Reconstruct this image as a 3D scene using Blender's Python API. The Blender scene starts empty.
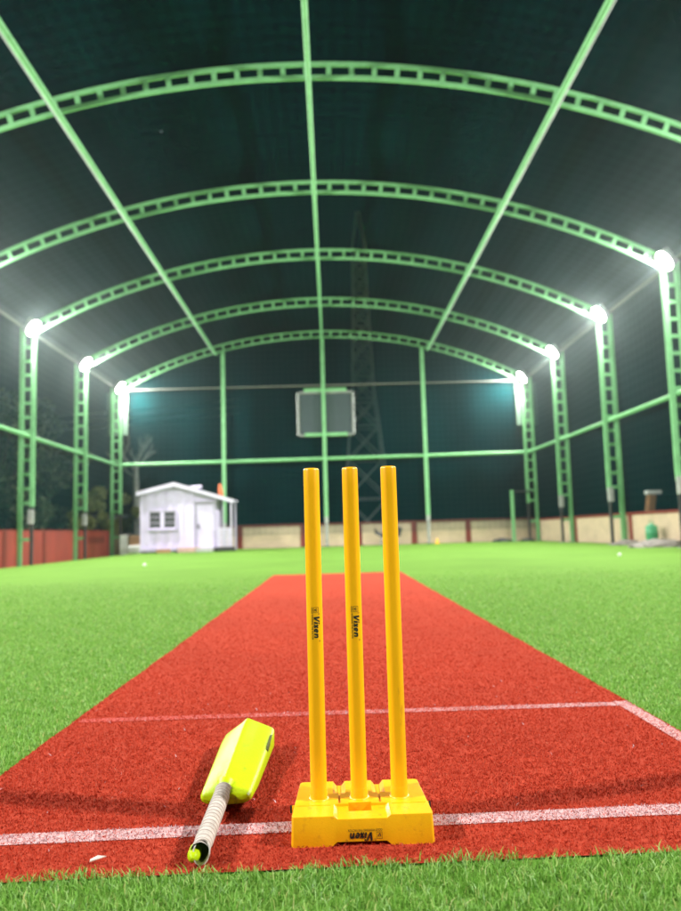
import bpy, bmesh, math, random
import numpy as np
from mathutils import Vector, Matrix
R = math.radians
rng = np.random.default_rng(7)
random.seed(7)
scene = bpy.context.scene
col = scene.collection

# ------------------------------------------------------------------ helpers
def link(o): col.objects.link(o); return o
def tag(o, label=None, cat=None, group=None, kind=None):
    if label: o['label'] = label
    if cat: o['category'] = cat
    if group: o['group'] = group
    if kind: o['kind'] = kind
    return o
def empty(name, loc=(0, 0, 0), rz=0):
    o = bpy.data.objects.new(name, None); o.location = loc; o.rotation_euler = (0, 0, rz)
    o.empty_display_size = .1
    return link(o)

class MB:
    """collects shapes into one mesh"""
    def __init__(s): s.v = []; s.f = []; s.sm = []
    def add(s, vs, fs, smooth=False):
        n = len(s.v); s.v += [tuple(v) for v in vs]
        s.f += [tuple(i + n for i in f) for f in fs]; s.sm += [smooth] * len(fs)
        return s
    def box(s, c, d, M=None):
        x, y, z = d[0] / 2, d[1] / 2, d[2] / 2
        vs = [Vector((i * x, j * y, k * z)) for k in (-1, 1) for j in (-1, 1) for i in (-1, 1)]
        if M is not None: vs = [M @ v for v in vs]
        vs = [v + Vector(c) for v in vs]
        return s.add(vs, [(0, 2, 3, 1), (4, 5, 7, 6), (0, 1, 5, 4), (2, 6, 7, 3), (0, 4, 6, 2), (1, 3, 7, 5)])
    def bar(s, a, b, w, h=None, up=(0, 0, 1)):
        a, b = Vector(a), Vector(b); d = (b - a); L = d.length; d.normalize()
        u = Vector(up)
        if abs(d.dot(u)) > .98: u = Vector((1, 0, 0))
        sx = d.cross(u).normalized(); sz = sx.cross(d)
        M = Matrix((sx, d, sz)).transposed()
        return s.box((a + b) / 2, (w, L, h or w), M)
    def tube(s, pts, rad, n=10, caps=True):
        pts = [Vector(p) for p in pts]; m = len(pts)
        if not hasattr(rad, '__len__'): rad = [rad] * m
        rings = []; up = Vector((0, 0, 1))
        t0 = (pts[1] - pts[0]).normalized()
        if abs(t0.dot(up)) > .95: up = Vector((1, 0, 0))
        side = t0.cross(up).normalized()
        vs = []
        for i, p in enumerate(pts):
            t = (pts[min(i + 1, m - 1)] - pts[max(i - 1, 0)]).normalized()
            side = (side - t * side.dot(t)).normalized(); o = t.cross(side)
            for k in range(n):
                a = 2 * math.pi * k / n
                vs.append(p + (side * math.cos(a) + o * math.sin(a)) * rad[i])
        fs = [(i * n + k, i * n + (k + 1) % n, (i + 1) * n + (k + 1) % n, (i + 1) * n + k) for i in range(m - 1) for k in range(n)]
        s.add(vs, fs, True)
        if caps:
            s.add(vs[:n], [tuple(reversed(range(n)))]); s.add(vs[-n:], [tuple(range(n))])
        return s
    def lathe(s, prof, c=(0, 0, 0), n=32):
        vs = [(c[0] + r * math.cos(2 * math.pi * k / n), c[1] + r * math.sin(2 * math.pi * k / n), c[2] + z) for r, z in prof for k in range(n)]
        fs = [(i * n + k, i * n + (k + 1) % n, (i + 1) * n + (k + 1) % n, (i + 1) * n + k) for i in range(len(prof) - 1) for k in range(n)]
        return s.add(vs, fs, True)
    def prism(s, poly, y0, y1):
        """polygon in x,z pushed from y0 to y1"""
        n = len(poly)
        vs = [(x, y0, z) for x, z in poly] + [(x, y1, z) for x, z in poly]
        return s.add(vs, [tuple(range(n)), tuple(reversed(range(n, 2 * n)))] + [(i, i + n, (i + 1) % n + n, (i + 1) % n) for i in range(n)])
    def build(s, name, m, parent=None, bevel=0, seg=2):
        me = bpy.data.meshes.new(name); me.from_pydata(s.v, [], s.f)
        me.polygons.foreach_set('use_smooth', s.sm)
        bm = bmesh.new(); bm.from_mesh(me); bmesh.ops.recalc_face_normals(bm, faces=bm.faces); bm.to_mesh(me); bm.free()
        me.materials.append(m)
        o = bpy.data.objects.new(name, me); link(o)
        if parent: o.parent = parent
        if bevel:
            b = o.modifiers.new('bevel', 'BEVEL'); b.width = bevel; b.segments = seg; b.limit_method = 'ANGLE'; b.angle_limit = R(35)
        return o

# ------------------------------------------------------------------ materials
def nm(name):
    m = bpy.data.materials.new(name); m.use_nodes = True
    nt = m.node_tree; nt.nodes.clear()
    out = nt.nodes.new('ShaderNodeOutputMaterial')
    return m, nt, out
def N(nt, t, **kw):
    n = nt.nodes.new(t)
    for k, v in kw.items():
        if k.startswith('i_'):
            n.inputs[k[2:].replace('_', ' ')].default_value = v
        else: setattr(n, k, v)
    return n
def ramp(nt, fac, stops):
    r = nt.nodes.new('ShaderNodeValToRGB')
    while len(r.color_ramp.elements) < len(stops): r.color_ramp.elements.new(.5)
    for e, (p, c) in zip(r.color_ramp.elements, stops): e.position = p; e.color = (*c, 1)
    nt.links.new(fac, r.inputs[0]); return r.outputs[0]
def mat(name, c, rough=.5, var=.12, scale=8, bump=0, bscale=60, metal=0, spec=.5, dirt=None, coat=0, stretch=None):
    """painted / plastic / metal surface with tonal variation, wear and fine bump"""
    m, nt, out = nm(name)
    p = N(nt, 'ShaderNodeBsdfPrincipled'); p.inputs['Metallic'].default_value = metal
    p.inputs['Specular IOR Level'].default_value = spec; p.inputs['Coat Weight'].default_value = coat
    tc = N(nt, 'ShaderNodeTexCoord'); src = tc.outputs['Object']
    if stretch:
        mp = N(nt, 'ShaderNodeMapping'); mp.inputs['Scale'].default_value = stretch; nt.links.new(src, mp.inputs[0]); src = mp.outputs[0]
    n1 = N(nt, 'ShaderNodeTexNoise', i_Scale=scale, i_Detail=6, i_Roughness=.65); nt.links.new(src, n1.inputs['Vector'])
    lo = [max(0, x * (1 - var * 1.6)) for x in c]; hi = [min(.95, x * (1 + var)) for x in c]
    cc = ramp(nt, n1.outputs['Fac'], [(.3, lo), (.68, hi)])
    if dirt:
        n3 = N(nt, 'ShaderNodeTexNoise', i_Scale=scale * 2.7, i_Detail=8, i_Roughness=.7); nt.links.new(src, n3.inputs['Vector'])
        f = ramp(nt, n3.outputs['Fac'], [(.56, (0, 0, 0)), (.7, (1, 1, 1))])
        mx = N(nt, 'ShaderNodeMix', data_type='RGBA'); nt.links.new(f, mx.inputs[0]); nt.links.new(cc, mx.inputs[6]); mx.inputs[7].default_value = (*dirt, 1)
        cc = mx.outputs[2]
    nt.links.new(cc, p.inputs['Base Color'])
    rr = N(nt, 'ShaderNodeMapRange'); rr.inputs[3].default_value = rough * .8; rr.inputs[4].default_value = min(1, rough * 1.25)
    nt.links.new(n1.outputs['Fac'], rr.inputs[0]); nt.links.new(rr.outputs[0], p.inputs['Roughness'])
    if bump:
        n2 = N(nt, 'ShaderNodeTexNoise', i_Scale=bscale, i_Detail=4); nt.links.new(src, n2.inputs['Vector'])
        b = N(nt, 'ShaderNodeBump', i_Strength=bump, i_Distance=.01); nt.links.new(n2.outputs['Fac'], b.inputs['Height']); nt.links.new(b.outputs[0], p.inputs['Normal'])
    nt.links.new(p.outputs[0], out.inputs[0]); return m
def fibre(name, stops, rough=.5, trans=.25, spec=.4):
    """one blade, one shade: colour picked per loose piece"""
    m, nt, out = nm(name)
    g = N(nt, 'ShaderNodeNewGeometry')
    cc = ramp(nt, g.outputs['Random Per Island'], stops)
    p = N(nt, 'ShaderNodeBsdfPrincipled', i_Roughness=rough); p.inputs['Specular IOR Level'].default_value = spec
    nt.links.new(cc, p.inputs['Base Color'])
    t = N(nt, 'ShaderNodeBsdfTranslucent'); nt.links.new(cc, t.inputs[0])
    mx = N(nt, 'ShaderNodeMixShader', i_Fac=trans); nt.links.new(p.outputs[0], mx.inputs[1]); nt.links.new(t.outputs[0], mx.inputs[2])
    nt.links.new(mx.outputs[0], out.inputs[0]); return m
def turf(name, stops, fine, sheen=.25, bump=.6, patch=(.35, .9), patchamp=.18, sheen_tint=(1, 1, 1)):
    m, nt, out = nm(name)
    tc = N(nt, 'ShaderNodeTexCoord')
    a = N(nt, 'ShaderNodeTexNoise', i_Scale=fine, i_Detail=5, i_Roughness=.75); nt.links.new(tc.outputs['Object'], a.inputs['Vector'])
    cc = ramp(nt, a.outputs['Fac'], stops)
    b = N(nt, 'ShaderNodeTexNoise', i_Scale=patch[0], i_Detail=5, i_Roughness=.6); nt.links.new(tc.outputs['Object'], b.inputs['Vector'])
    v = N(nt, 'ShaderNodeMapRange'); v.inputs[1].default_value = .3; v.inputs[2].default_value = .7
    v.inputs[3].default_value = 1 - patchamp; v.inputs[4].default_value = 1 + patchamp; nt.links.new(b.outputs['Fac'], v.inputs[0])
    h = N(nt, 'ShaderNodeHueSaturation'); nt.links.new(cc, h.inputs['Color']); nt.links.new(v.outputs[0], h.inputs['Value'])
    p = N(nt, 'ShaderNodeBsdfPrincipled', i_Roughness=.9); p.inputs['Specular IOR Level'].default_value = .06
    p.inputs['Sheen Weight'].default_value = sheen; p.inputs['Sheen Roughness'].default_value = .5; p.inputs['Sheen Tint'].default_value = (*sheen_tint, 1)
    nt.links.new(h.outputs[0], p.inputs['Base Color'])
    bp = N(nt, 'ShaderNodeBump', i_Strength=bump, i_Distance=.02); nt.links.new(a.outputs['Fac'], bp.inputs['Height']); nt.links.new(bp.outputs[0], p.inputs['Normal'])
    nt.links.new(p.outputs[0], out.inputs[0]); return m
def emis(name, c, s):
    m, nt, out = nm(name)
    e = N(nt, 'ShaderNodeEmission', i_Strength=s); e.inputs[0].default_value = (*c, 1)
    nt.links.new(e.outputs[0], out.inputs[0]); return m
def net_mat(name, c, cover, scale):
    """fine knotted net: thread share 'cover', woven in bands, rest open"""
    m, nt, out = nm(name)
    tc = N(nt, 'ShaderNodeTexCoord')
    n = N(nt, 'ShaderNodeTexNoise', i_Scale=scale, i_Detail=5, i_Roughness=.6); nt.links.new(tc.outputs['Object'], n.inputs['Vector'])
    f = N(nt, 'ShaderNodeMapRange'); f.inputs[1].default_value = .3; f.inputs[2].default_value = .7
    f.inputs[3].default_value = cover * .75; f.inputs[4].default_value = cover * 1.25; nt.links.new(n.outputs['Fac'], f.inputs[0])
    fo = f.outputs[0]
    for ax, sc in (('X', 9), ('Y', 7), ('Z', 9)):        # coarse weave
        wv = N(nt, 'ShaderNodeTexWave', bands_direction=ax, i_Scale=sc * .13, i_Distortion=1.2); wv.inputs['Detail'].default_value = 3
        nt.links.new(tc.outputs['Object'], wv.inputs['Vector'])
        mr = N(nt, 'ShaderNodeMapRange'); mr.inputs[3].default_value = .86; mr.inputs[4].default_value = 1.14; nt.links.new(wv.outputs['Fac'], mr.inputs[0])
        mm = N(nt, 'ShaderNodeMath', operation='MULTIPLY'); nt.links.new(fo, mm.inputs[0]); nt.links.new(mr.outputs[0], mm.inputs[1]); fo = mm.outputs[0]
    d = N(nt, 'ShaderNodeBsdfDiffuse'); d.inputs[0].default_value = (*c, 1)
    tl = N(nt, 'ShaderNodeBsdfTranslucent'); tl.inputs[0].default_value = (*c, 1)
    md = N(nt, 'ShaderNodeMixShader', i_Fac=.3); nt.links.new(d.outputs[0], md.inputs[1]); nt.links.new(tl.outputs[0], md.inputs[2])
    t = N(nt, 'ShaderNodeBsdfTransparent')
    mx = N(nt, 'ShaderNodeMixShader'); nt.links.new(fo, mx.inputs[0]); nt.links.new(t.outputs[0], mx.inputs[1]); nt.links.new(md.outputs[0], mx.inputs[2])
    nt.links.new(mx.outputs[0], out.inputs[0]); return m

GREEN = mat('green_steel_paint', (.20, .50, .22), .45, .12, 3, .1, 40, dirt=(.24, .44, .22))
GREY = mat('grey_steel', (.30, .32, .31), .5, .2, 5, .1)
DARK = mat('dark_rubber_sleeve', (.03, .032, .034), .6, .3, 9, .2)
GALV = mat('galvanised_steel', (.42, .43, .42), .45, .15, 4, metal=.2)
PALEPIPE = mat('dull_tan_pipe', (.16, .17, .145), .5, .15, 4)
YELLOW = mat('yellow_plastic', (.86, .43, .004), .34, .05, 14, .06, 220, spec=.5, dirt=(.70, .30, .012))
YELLOW2 = mat('yellow_plastic_stump', (.88, .41, .003), .30, .04, 10, .04, 200, spec=.5, stretch=(1, 1, .2))
INK = mat('black_print', (.012, .011, .01), .5, .1, 80)
INKFINE = mat('fine_black_print', (.10, .05, .008), .5, .1, 80)
NEON = mat('neon_yellow_plastic', (.42, .56, .002), .40, .04, 14, .08, 160, spec=.22, dirt=(.38, .46, .01))
GRIP = mat('white_rubber_grip', (.50, .45, .41), .75, .14, 40, .25, 400, dirt=(.36, .31, .28))
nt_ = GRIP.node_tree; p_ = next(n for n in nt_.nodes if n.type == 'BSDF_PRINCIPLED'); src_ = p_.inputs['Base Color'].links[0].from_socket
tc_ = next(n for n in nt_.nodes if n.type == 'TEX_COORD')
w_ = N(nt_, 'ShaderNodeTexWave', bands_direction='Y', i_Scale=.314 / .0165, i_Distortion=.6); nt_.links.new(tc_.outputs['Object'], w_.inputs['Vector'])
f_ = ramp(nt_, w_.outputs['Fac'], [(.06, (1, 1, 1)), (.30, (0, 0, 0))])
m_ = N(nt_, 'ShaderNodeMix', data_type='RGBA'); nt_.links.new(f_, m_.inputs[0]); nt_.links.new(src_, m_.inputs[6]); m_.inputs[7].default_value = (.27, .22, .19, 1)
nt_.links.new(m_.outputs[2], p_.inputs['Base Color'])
def scuffs(m, c, scale, lo, stretch):
    """knocks and rubbed-in dirt with a shape of their own"""
    nt = m.node_tree; p = next(n for n in nt.nodes if n.type == 'BSDF_PRINCIPLED'); src = p.inputs['Base Color'].links[0].from_socket
    tc = next(n for n in nt.nodes if n.type == 'TEX_COORD'); mp = N(nt, 'ShaderNodeMapping'); mp.inputs['Scale'].default_value = stretch; mp.inputs['Rotation'].default_value = (.3, .2, .5); nt.links.new(tc.outputs['Object'], mp.inputs[0])
    n = N(nt, 'ShaderNodeTexNoise', i_Scale=scale, i_Detail=9, i_Roughness=.72); nt.links.new(mp.outputs[0], n.inputs['Vector'])
    f = ramp(nt, n.outputs['Fac'], [(lo, (0, 0, 0)), (lo + .07, (.75, .75, .75))])
    mx = N(nt, 'ShaderNodeMix', data_type='RGBA'); nt.links.new(f, mx.inputs[0]); nt.links.new(src, mx.inputs[6]); mx.inputs[7].default_value = (*c, 1); nt.links.new(mx.outputs[2], p.inputs['Base Color'])
scuffs(NEON, (.20, .22, .02), 26, .60, (1, .6, 1)); scuffs(YELLOW, (.50, .20, .02), 34, .63, (1, 1, 2)); scuffs(YELLOW2, (.62, .26, .01), 30, .62, (1, 1, .25))
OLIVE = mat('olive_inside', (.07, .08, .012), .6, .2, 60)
BLACK = mat('black_plastic', (.012, .012, .012), .4, .2, 20)
REDWALL = mat('red_painted_sheet', (.36, .055, .04), .55, .14, 1.2, .1, 20, dirt=(.27, .05, .035), stretch=(1, 1, .5))
REDTRIM = mat('dark_red_paint', (.20, .028, .02), .6, .15, 2, .15, 30)
CREAM = mat('cream_plaster', (.62, .48, .34), .8, .1, 1.4, .25, 30, dirt=(.50, .38, .27), stretch=(1, 1, 1.6))
SHEDW = mat('lilac_white_sheet', (.66, .59, .82), .5, .06, 1.6, .05, 20, dirt=(.54, .50, .62))
SHEDR = mat('white_roof_sheet', (.62, .58, .74), .45, .08, 2)
SHEDT = mat('grey_trim', (.46, .43, .54), .5, .1, 4)
GLASS = mat('dark_window_pane', (.06, .065, .075), .45, .2, 3)
WHITE = mat('white_board', (.72, .74, .72), .6, .08, 2)
BOARD = mat('pale_green_board', (.13, .20, .15), .5, .06, 2)
MESHP = mat('grey_mesh_panel', (.05, .075, .082), .7, .1, 3)
ORANGE = mat('orange_plastic', (.62, .15, .05), .5, .08, 6)
BUCKET = mat('green_plastic', (.05, .30, .14), .4, .1, 6)
BROWN = mat('brown_timber', (.30, .14, .05), .7, .2, 5, .3)
BARK = mat('bark', (.12, .10, .08), .9, .25, 6, .6, 30)
PALEBARK = mat('pale_bark', (.36, .36, .33), .85, .2, 6, .5, 30)
RUBBLE = mat('grey_rubble', (.22, .20, .18), .9, .3, 6, .6, 30)
PLASTER = mat('grey_white_plaster', (.42, .43, .42), .8, .15, 1, .2)
GROUND = turf('packed_earth', [(.3, (.05, .045, .03)), (.7, (.09, .08, .055))], 9, 0)
TURF = turf('green_turf', [(.30, (.072, .160, .020)), (.5, (.115, .235, .034)), (.70, (.17, .305, .055))], 95, 0, .5, (.5, 1), .12, (.8, 1, .5))
PILE = turf('red_turf', [(.30, (.27, .026, .013)), (.5, (.39, .046, .023)), (.72, (.48, .074, .038))], 150, 0, .4, (.8, 1), .12, (1, .6, .5))
def paint_line(name, cover, wear=0):
    m, nt, out = nm(name)
    tc = N(nt, 'ShaderNodeTexCoord')
    a = N(nt, 'ShaderNodeTexNoise', i_Scale=130, i_Detail=4, i_Roughness=.7); nt.links.new(tc.outputs['Object'], a.inputs['Vector'])
    fac = a.outputs['Fac']
    if wear:      # rubbed away more and more towards the left
        sx = N(nt, 'ShaderNodeSeparateXYZ'); nt.links.new(tc.outputs['Object'], sx.inputs[0])
        mu = N(nt, 'ShaderNodeMath', operation='MULTIPLY_ADD'); nt.links.new(sx.outputs[0], mu.inputs[0]); mu.inputs[1].default_value = wear; nt.links.new(fac, mu.inputs[2]); fac = mu.outputs[0]
    cc = ramp(nt, fac, [(cover - .1, (.40, .034, .02)), (cover, (.42, .16, .15)), (min(.95, cover + .14), (.50, .33, .34))])
    p = N(nt, 'ShaderNodeBsdfPrincipled', i_Roughness=.85); nt.links.new(cc, p.inputs['Base Color'])
    nt.links.new(p.outputs[0], out.inputs[0]); return m
LINE = paint_line('worn_white_line', .40)
LINE2 = paint_line('faded_white_line', .58, .12)
NET = net_mat('dark_green_net', (.006, .086, .098), .22, .25)
F_GREEN = fibre('green_blades', [(0, (.105, .255, .032)), (.3, (.15, .345, .044)), (.65, (.205, .42, .068)), (.92, (.33, .53, .14)), (1, (.46, .46, .17))], .45, .25)
F_RED = fibre('red_pile', [(0, (.35, .030, .013)), (.5, (.42, .043, .019)), (.985, (.47, .060, .028)), (1, (.52, .18, .12))], .7, .15, .1)
F_WHITE = fibre('white_pile', [(0, (.36, .11, .10)), (.4, (.44, .27, .29)), (1, (.54, .41, .45))], .7, .15, .25)
LEAF = fibre('tree_leaves', [(0, (.05, .08, .032)), (.5, (.13, .17, .075)), (1, (.30, .31, .18))], .5, .3)
LEAF2 = fibre('pale_leaves', [(0, (.22, .25, .06)), (.5, (.46, .49, .15)), (1, (.62, .62, .26))], .5, .3)

# ------------------------------------------------------------------ camera
H = .656; PITCH, ROLL, YAW = .1029, .0283, .0145
fw = Vector((math.sin(YAW) * math.cos(PITCH), math.cos(YAW) * math.cos(PITCH), math.sin(PITCH)))
r0 = Vector((math.cos(YAW), -math.sin(YAW), 0)); u0 = r0.cross(fw)
rt = r0 * math.cos(ROLL) - u0 * math.sin(ROLL); up = r0 * math.sin(ROLL) + u0 * math.cos(ROLL)
cam = bpy.data.cameras.new('camera'); co = link(bpy.data.objects.new('camera', cam))
co.matrix_world = Matrix(((rt.x, up.x, -fw.x, 0), (rt.y, up.y, -fw.y, 0), (rt.z, up.z, -fw.z, H), (0, 0, 0, 1)))
cam.sensor_fit = 'VERTICAL'; cam.sensor_height = 36; cam.lens = 740 / 911 * 36
cam.clip_start = .05; cam.clip_end = 3000
cam.dof.use_dof = True; cam.dof.focus_distance = 1.74; cam.dof.aperture_fstop = 2.9
scene.camera = co

# ------------------------------------------------------------------ geometry numbers
XL, XR, ZE = -9.90, 9.34, 7.57
AY = [14.21, 19.32, 24.20, 29.41, 34.38]       # the five arches in view
XC, ZA = -.28, 10.02
HW = (XR - XL) / 2; RISE = ZA - ZE; RAD = (HW * HW + RISE * RISE) / (2 * RISE)
def arch_z(x, off=0): return ZA - RAD + math.sqrt((RAD + off) ** 2 - (x - XC) ** 2)

# ------------------------------------------------------------------ ground
def sheet(name, x0, x1, y0, y1, z, m, zf=None, xs=None, kind='structure'):
    xs = xs or [x0, x1]; mb = MB()
    v = [(x, y, z + (zf(x) if zf else 0)) for y in (y0, y1) for x in xs]; n = len(xs)
    mb.add(v, [(i, i + 1, i + 1 + n, i + n) for i in range(n - 1)])
    o = mb.build(name, m); o['kind'] = kind; return o
sheet('ground', -700, 700, -300, 1500, -.42, GROUND)
def fall(x): return -.115 * max(0, -8.1 - x)          # the left edge drains towards the wall
sheet('artificial_turf_field', 0, 0, -9, 34.75, 0, TURF, fall, [-10.4, -9.8, -9.2, -8.6, -8.1, 0, 9.7])
PX0, PX1, PY0, PY1 = -.945, 1.075, 1.49, 11.9
def edge(x): return 1.524 + .026 * x            # near end of the carpet, laid a little askew
def cy(x): return 1.7315 + .030 * x               # middle of the near crease
mb = MB()                                              # the strip of red carpet, hand-cut ragged edges
pts = [(PX0 + random.uniform(-.006, .006), edge(PX0) + (PY1 - edge(PX0)) * i / 60, .004) for i in range(61)]
ptr = [(PX1 + random.uniform(-.006, .006), edge(PX1) + (PY1 - edge(PX1)) * i / 60, .004) for i in range(61)]
mb.add(pts + ptr, [(i, 61 + i, 62 + i, i + 1) for i in range(60)])
o = mb.build('cricket_pitch', PILE); o['kind'] = 'structure'
mb = MB(); a_, b_ = PX0 + .01, PX1 - .01
mb.add([(a_, cy(a_) - .030, .0058), (b_, cy(b_) - .030, .0058), (b_, cy(b_) + .030, .0058), (a_, cy(a_) + .030, .0058)], [(0, 1, 2, 3)])
o = mb.build('bowling_crease', LINE); o['kind'] = 'structure'
o = sheet('popping_crease', PX0 + .02, PX1 - .06, 2.735, 2.790, .0058, LINE2)
o = sheet('return_crease', PX1 - .055, PX1 - .005, 1.775, 2.80, .0062, LINE2)

def blades(name, P, h, w, lean, m, zbase=0, curl=.5):
    """loose blades, three rows each, as one mesh of countless pieces"""
    n = len(P); a = rng.uniform(0, 2 * np.pi, n)
    sx, sy = np.cos(a), np.sin(a)
    b = rng.uniform(0, 2 * np.pi, n); ln = h * lean * rng.uniform(.2, 1.3, n)
    dx, dy = np.cos(b) * ln, np.sin(b) * ln
    V = np.zeros((n, 5, 3))
    z0 = np.broadcast_to(zbase, (n,))
    V[:, 0] = np.stack([P[:, 0] - sx * w / 2, P[:, 1] - sy * w / 2, z0], 1)
    V[:, 1] = np.stack([P[:, 0] + sx * w / 2, P[:, 1] + sy * w / 2, z0], 1)
    mx, my, mz = P[:, 0] + dx * .35, P[:, 1] + dy * .35, z0 + h * .6
    V[:, 2] = np.stack([mx + sx * w * .42, my + sy * w * .42, mz], 1)
    V[:, 3] = np.stack([mx - sx * w * .42, my - sy * w * .42, mz], 1)
    V[:, 4] = np.stack([P[:, 0] + dx, P[:, 1] + dy, z0 + h * (1 - curl * .3 * lean)], 1)
    me = bpy.data.meshes.new(name)
    me.vertices.add(n * 5); me.vertices.foreach_set('co', V.ravel())
    base = np.arange(n)[:, None] * 5
    loops = (base + np.array([0, 1, 2, 3, 3, 2, 4])).ravel()
    me.loops.add(n * 7); me.loops.foreach_set('vertex_index', loops.astype(np.int32))
    me.polygons.add(n * 2)
    st = (np.arange(n)[:, None] * 7 + np.array([0, 4])).ravel()
    me.polygons.foreach_set('loop_start', st.astype(np.int32))
    me.update(calc_edges=True); me.validate()
    me.materials.append(m)
    return tag(link(bpy.data.objects.new(name, me)), kind='stuff')
def scatter(x0, x1, y0, y1, dens, keep=None):
    n = int(abs(x1 - x0) * (y1 - y0) * dens); P = np.stack([rng.uniform(x0, x1, n), rng.uniform(y0, y1, n)], 1)
    return P[keep(P)] if keep is not None else P
G = []
wob = lambda x: .012 * np.sin(x * 9) + .008 * np.sin(x * 23 + 1) + .006 * np.sin(x * 61)
G.append(scatter(-1.3, 1.35, 1.0, 1.56, 34000, lambda P: P[:, 1] < edge(P[:, 0]) + .004 + wob(P[:, 0]) + rng.normal(0, .006, len(P))))
def thin(P, d0, y0, dens): return rng.random(len(P)) < np.clip(dens(P[:, 1]) / d0, 0, 1)
gden = lambda y: 17000 * np.clip((2.2 / y) ** 1.5, 0, 1) * np.clip((12 - y) / 8, 0, 1) ** 1.3
rden = lambda y: 46000 * np.clip((1.9 / y) ** 2.0, 0, 1) * np.clip((9 - y) / 6.5, 0, 1) ** 1.3
for y0, y1 in ((1.56, 2.4), (2.4, 3.4), (3.4, 5), (5, 7.5), (7.5, 12)):
    for sgn, xe in ((-1, PX0), (1, PX1)):
        lim = (.56 * y1 + .25); dm = float(gden(np.array([y0]))[0]); xa, xb = (-lim, xe) if sgn < 0 else (xe, lim)
        if xb > xa: G.append(scatter(xa, xb, y0, y1, dm, lambda P: (np.abs(P[:, 0]) < .56 * P[:, 1] + .25) & thin(P, dm, y0, gden)))
P = np.concatenate(G); d = P[:, 1]
hh = rng.uniform(.011, .025, len(P)); ww = .0022 + .0009 * np.clip(d - 1.5, 0, 8)
hh = hh * np.interp(d, [1.6, 3], [1, .75])
blades('grass', P, hh, ww, .8, F_GREEN)
def inline(P):
    near = (P[:, 1] > cy(P[:, 0]) - .030 + .004 * np.sin(P[:, 0] * 14)) & (P[:, 1] < cy(P[:, 0]) + .030 + .004 * np.sin(P[:, 0] * 11))
    far = (P[:, 1] > 2.735) & (P[:, 1] < 2.79) & (P[:, 0] < PX1 - .005)
    side = (P[:, 0] > PX1 - .055) & (P[:, 0] < PX1 - .005) & (P[:, 1] > 1.77) & (P[:, 1] < 2.8)
    u = rng.random(len(P))
    fade = np.clip(.22 + .38 * P[:, 0], .03, .6)
    return (near & (u < .74)) | (far & (u < fade)) | (side & (u < .5))
RP = []
for y0, y1 in ((PY0, 2.4), (2.4, 3.4), (3.4, 5), (5, 9)):
    dm = float(rden(np.array([y0]))[0]); RP.append(scatter(PX0, PX1, y0, y1, dm, lambda P: (np.abs(P[:, 0]) < .5 * P[:, 1] + .3) & thin(P, dm, y0, rden)))
P = np.concatenate(RP); P = P[P[:, 1] > edge(P[:, 0])]; k = inline(P); d = P[:, 1]
# a fringe of pile that leans over the near edge of the carpet
hh = rng.uniform(.004, .0075, len(P)); ww = .0019 + .0009 * np.clip(d - 1.5, 0, 6)
blades('carpet_pile', P[~k], hh[~k], ww[~k], 1.0, F_RED, .004)
blades('painted_pile', P[k], hh[k], ww[k] * 1.15, 1.0, F_WHITE, .004)
# loose clippings and grit on the carpet
P = scatter(PX0, PX1, 1.56, 3.2, 30); blades('grit', P, rng.uniform(.004, .009, len(P)), np.full(len(P), .003), 1.6, F_WHITE, .010)

# ------------------------------------------------------------------ wicket
def text_mesh(body, size, shear=0., offset=0.):
    c = bpy.data.curves.new('t', 'FONT'); c.body = body; c.size = size; c.shear = shear; c.offset = offset
    c.resolution_u = 4
    o = bpy.data.objects.new('t', c); link(o)
    dg = bpy.context.evaluated_depsgraph_get()
    me = bpy.data.meshes.new_from_object(o.evaluated_get(dg)); bpy.data.objects.remove(o)
    bm = bmesh.new(); bm.from_mesh(me)
    for _ in range(2): bmesh.ops.subdivide_edges(bm, edges=[e for e in bm.edges if e.calc_length() > size * .12], cuts=1)
    bmesh.ops.triangulate(bm, faces=bm.faces)
    vs = [v.co.to_2d() for v in bm.verts]; fs = [[v.index for v in f.verts] for f in bm.faces]
    bm.free(); return vs, fs
def fit(vs, x0, x1, y0, y1):
    ax = min(v[0] for v in vs); bx = max(v[0] for v in vs); ay = min(v[1] for v in vs); by = max(v[1] for v in vs)
    return [(x0 + (v[0] - ax) / (bx - ax) * (x1 - x0), y0 + (v[1] - ay) / (by - ay) * (y1 - y0)) for v in vs]
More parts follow.
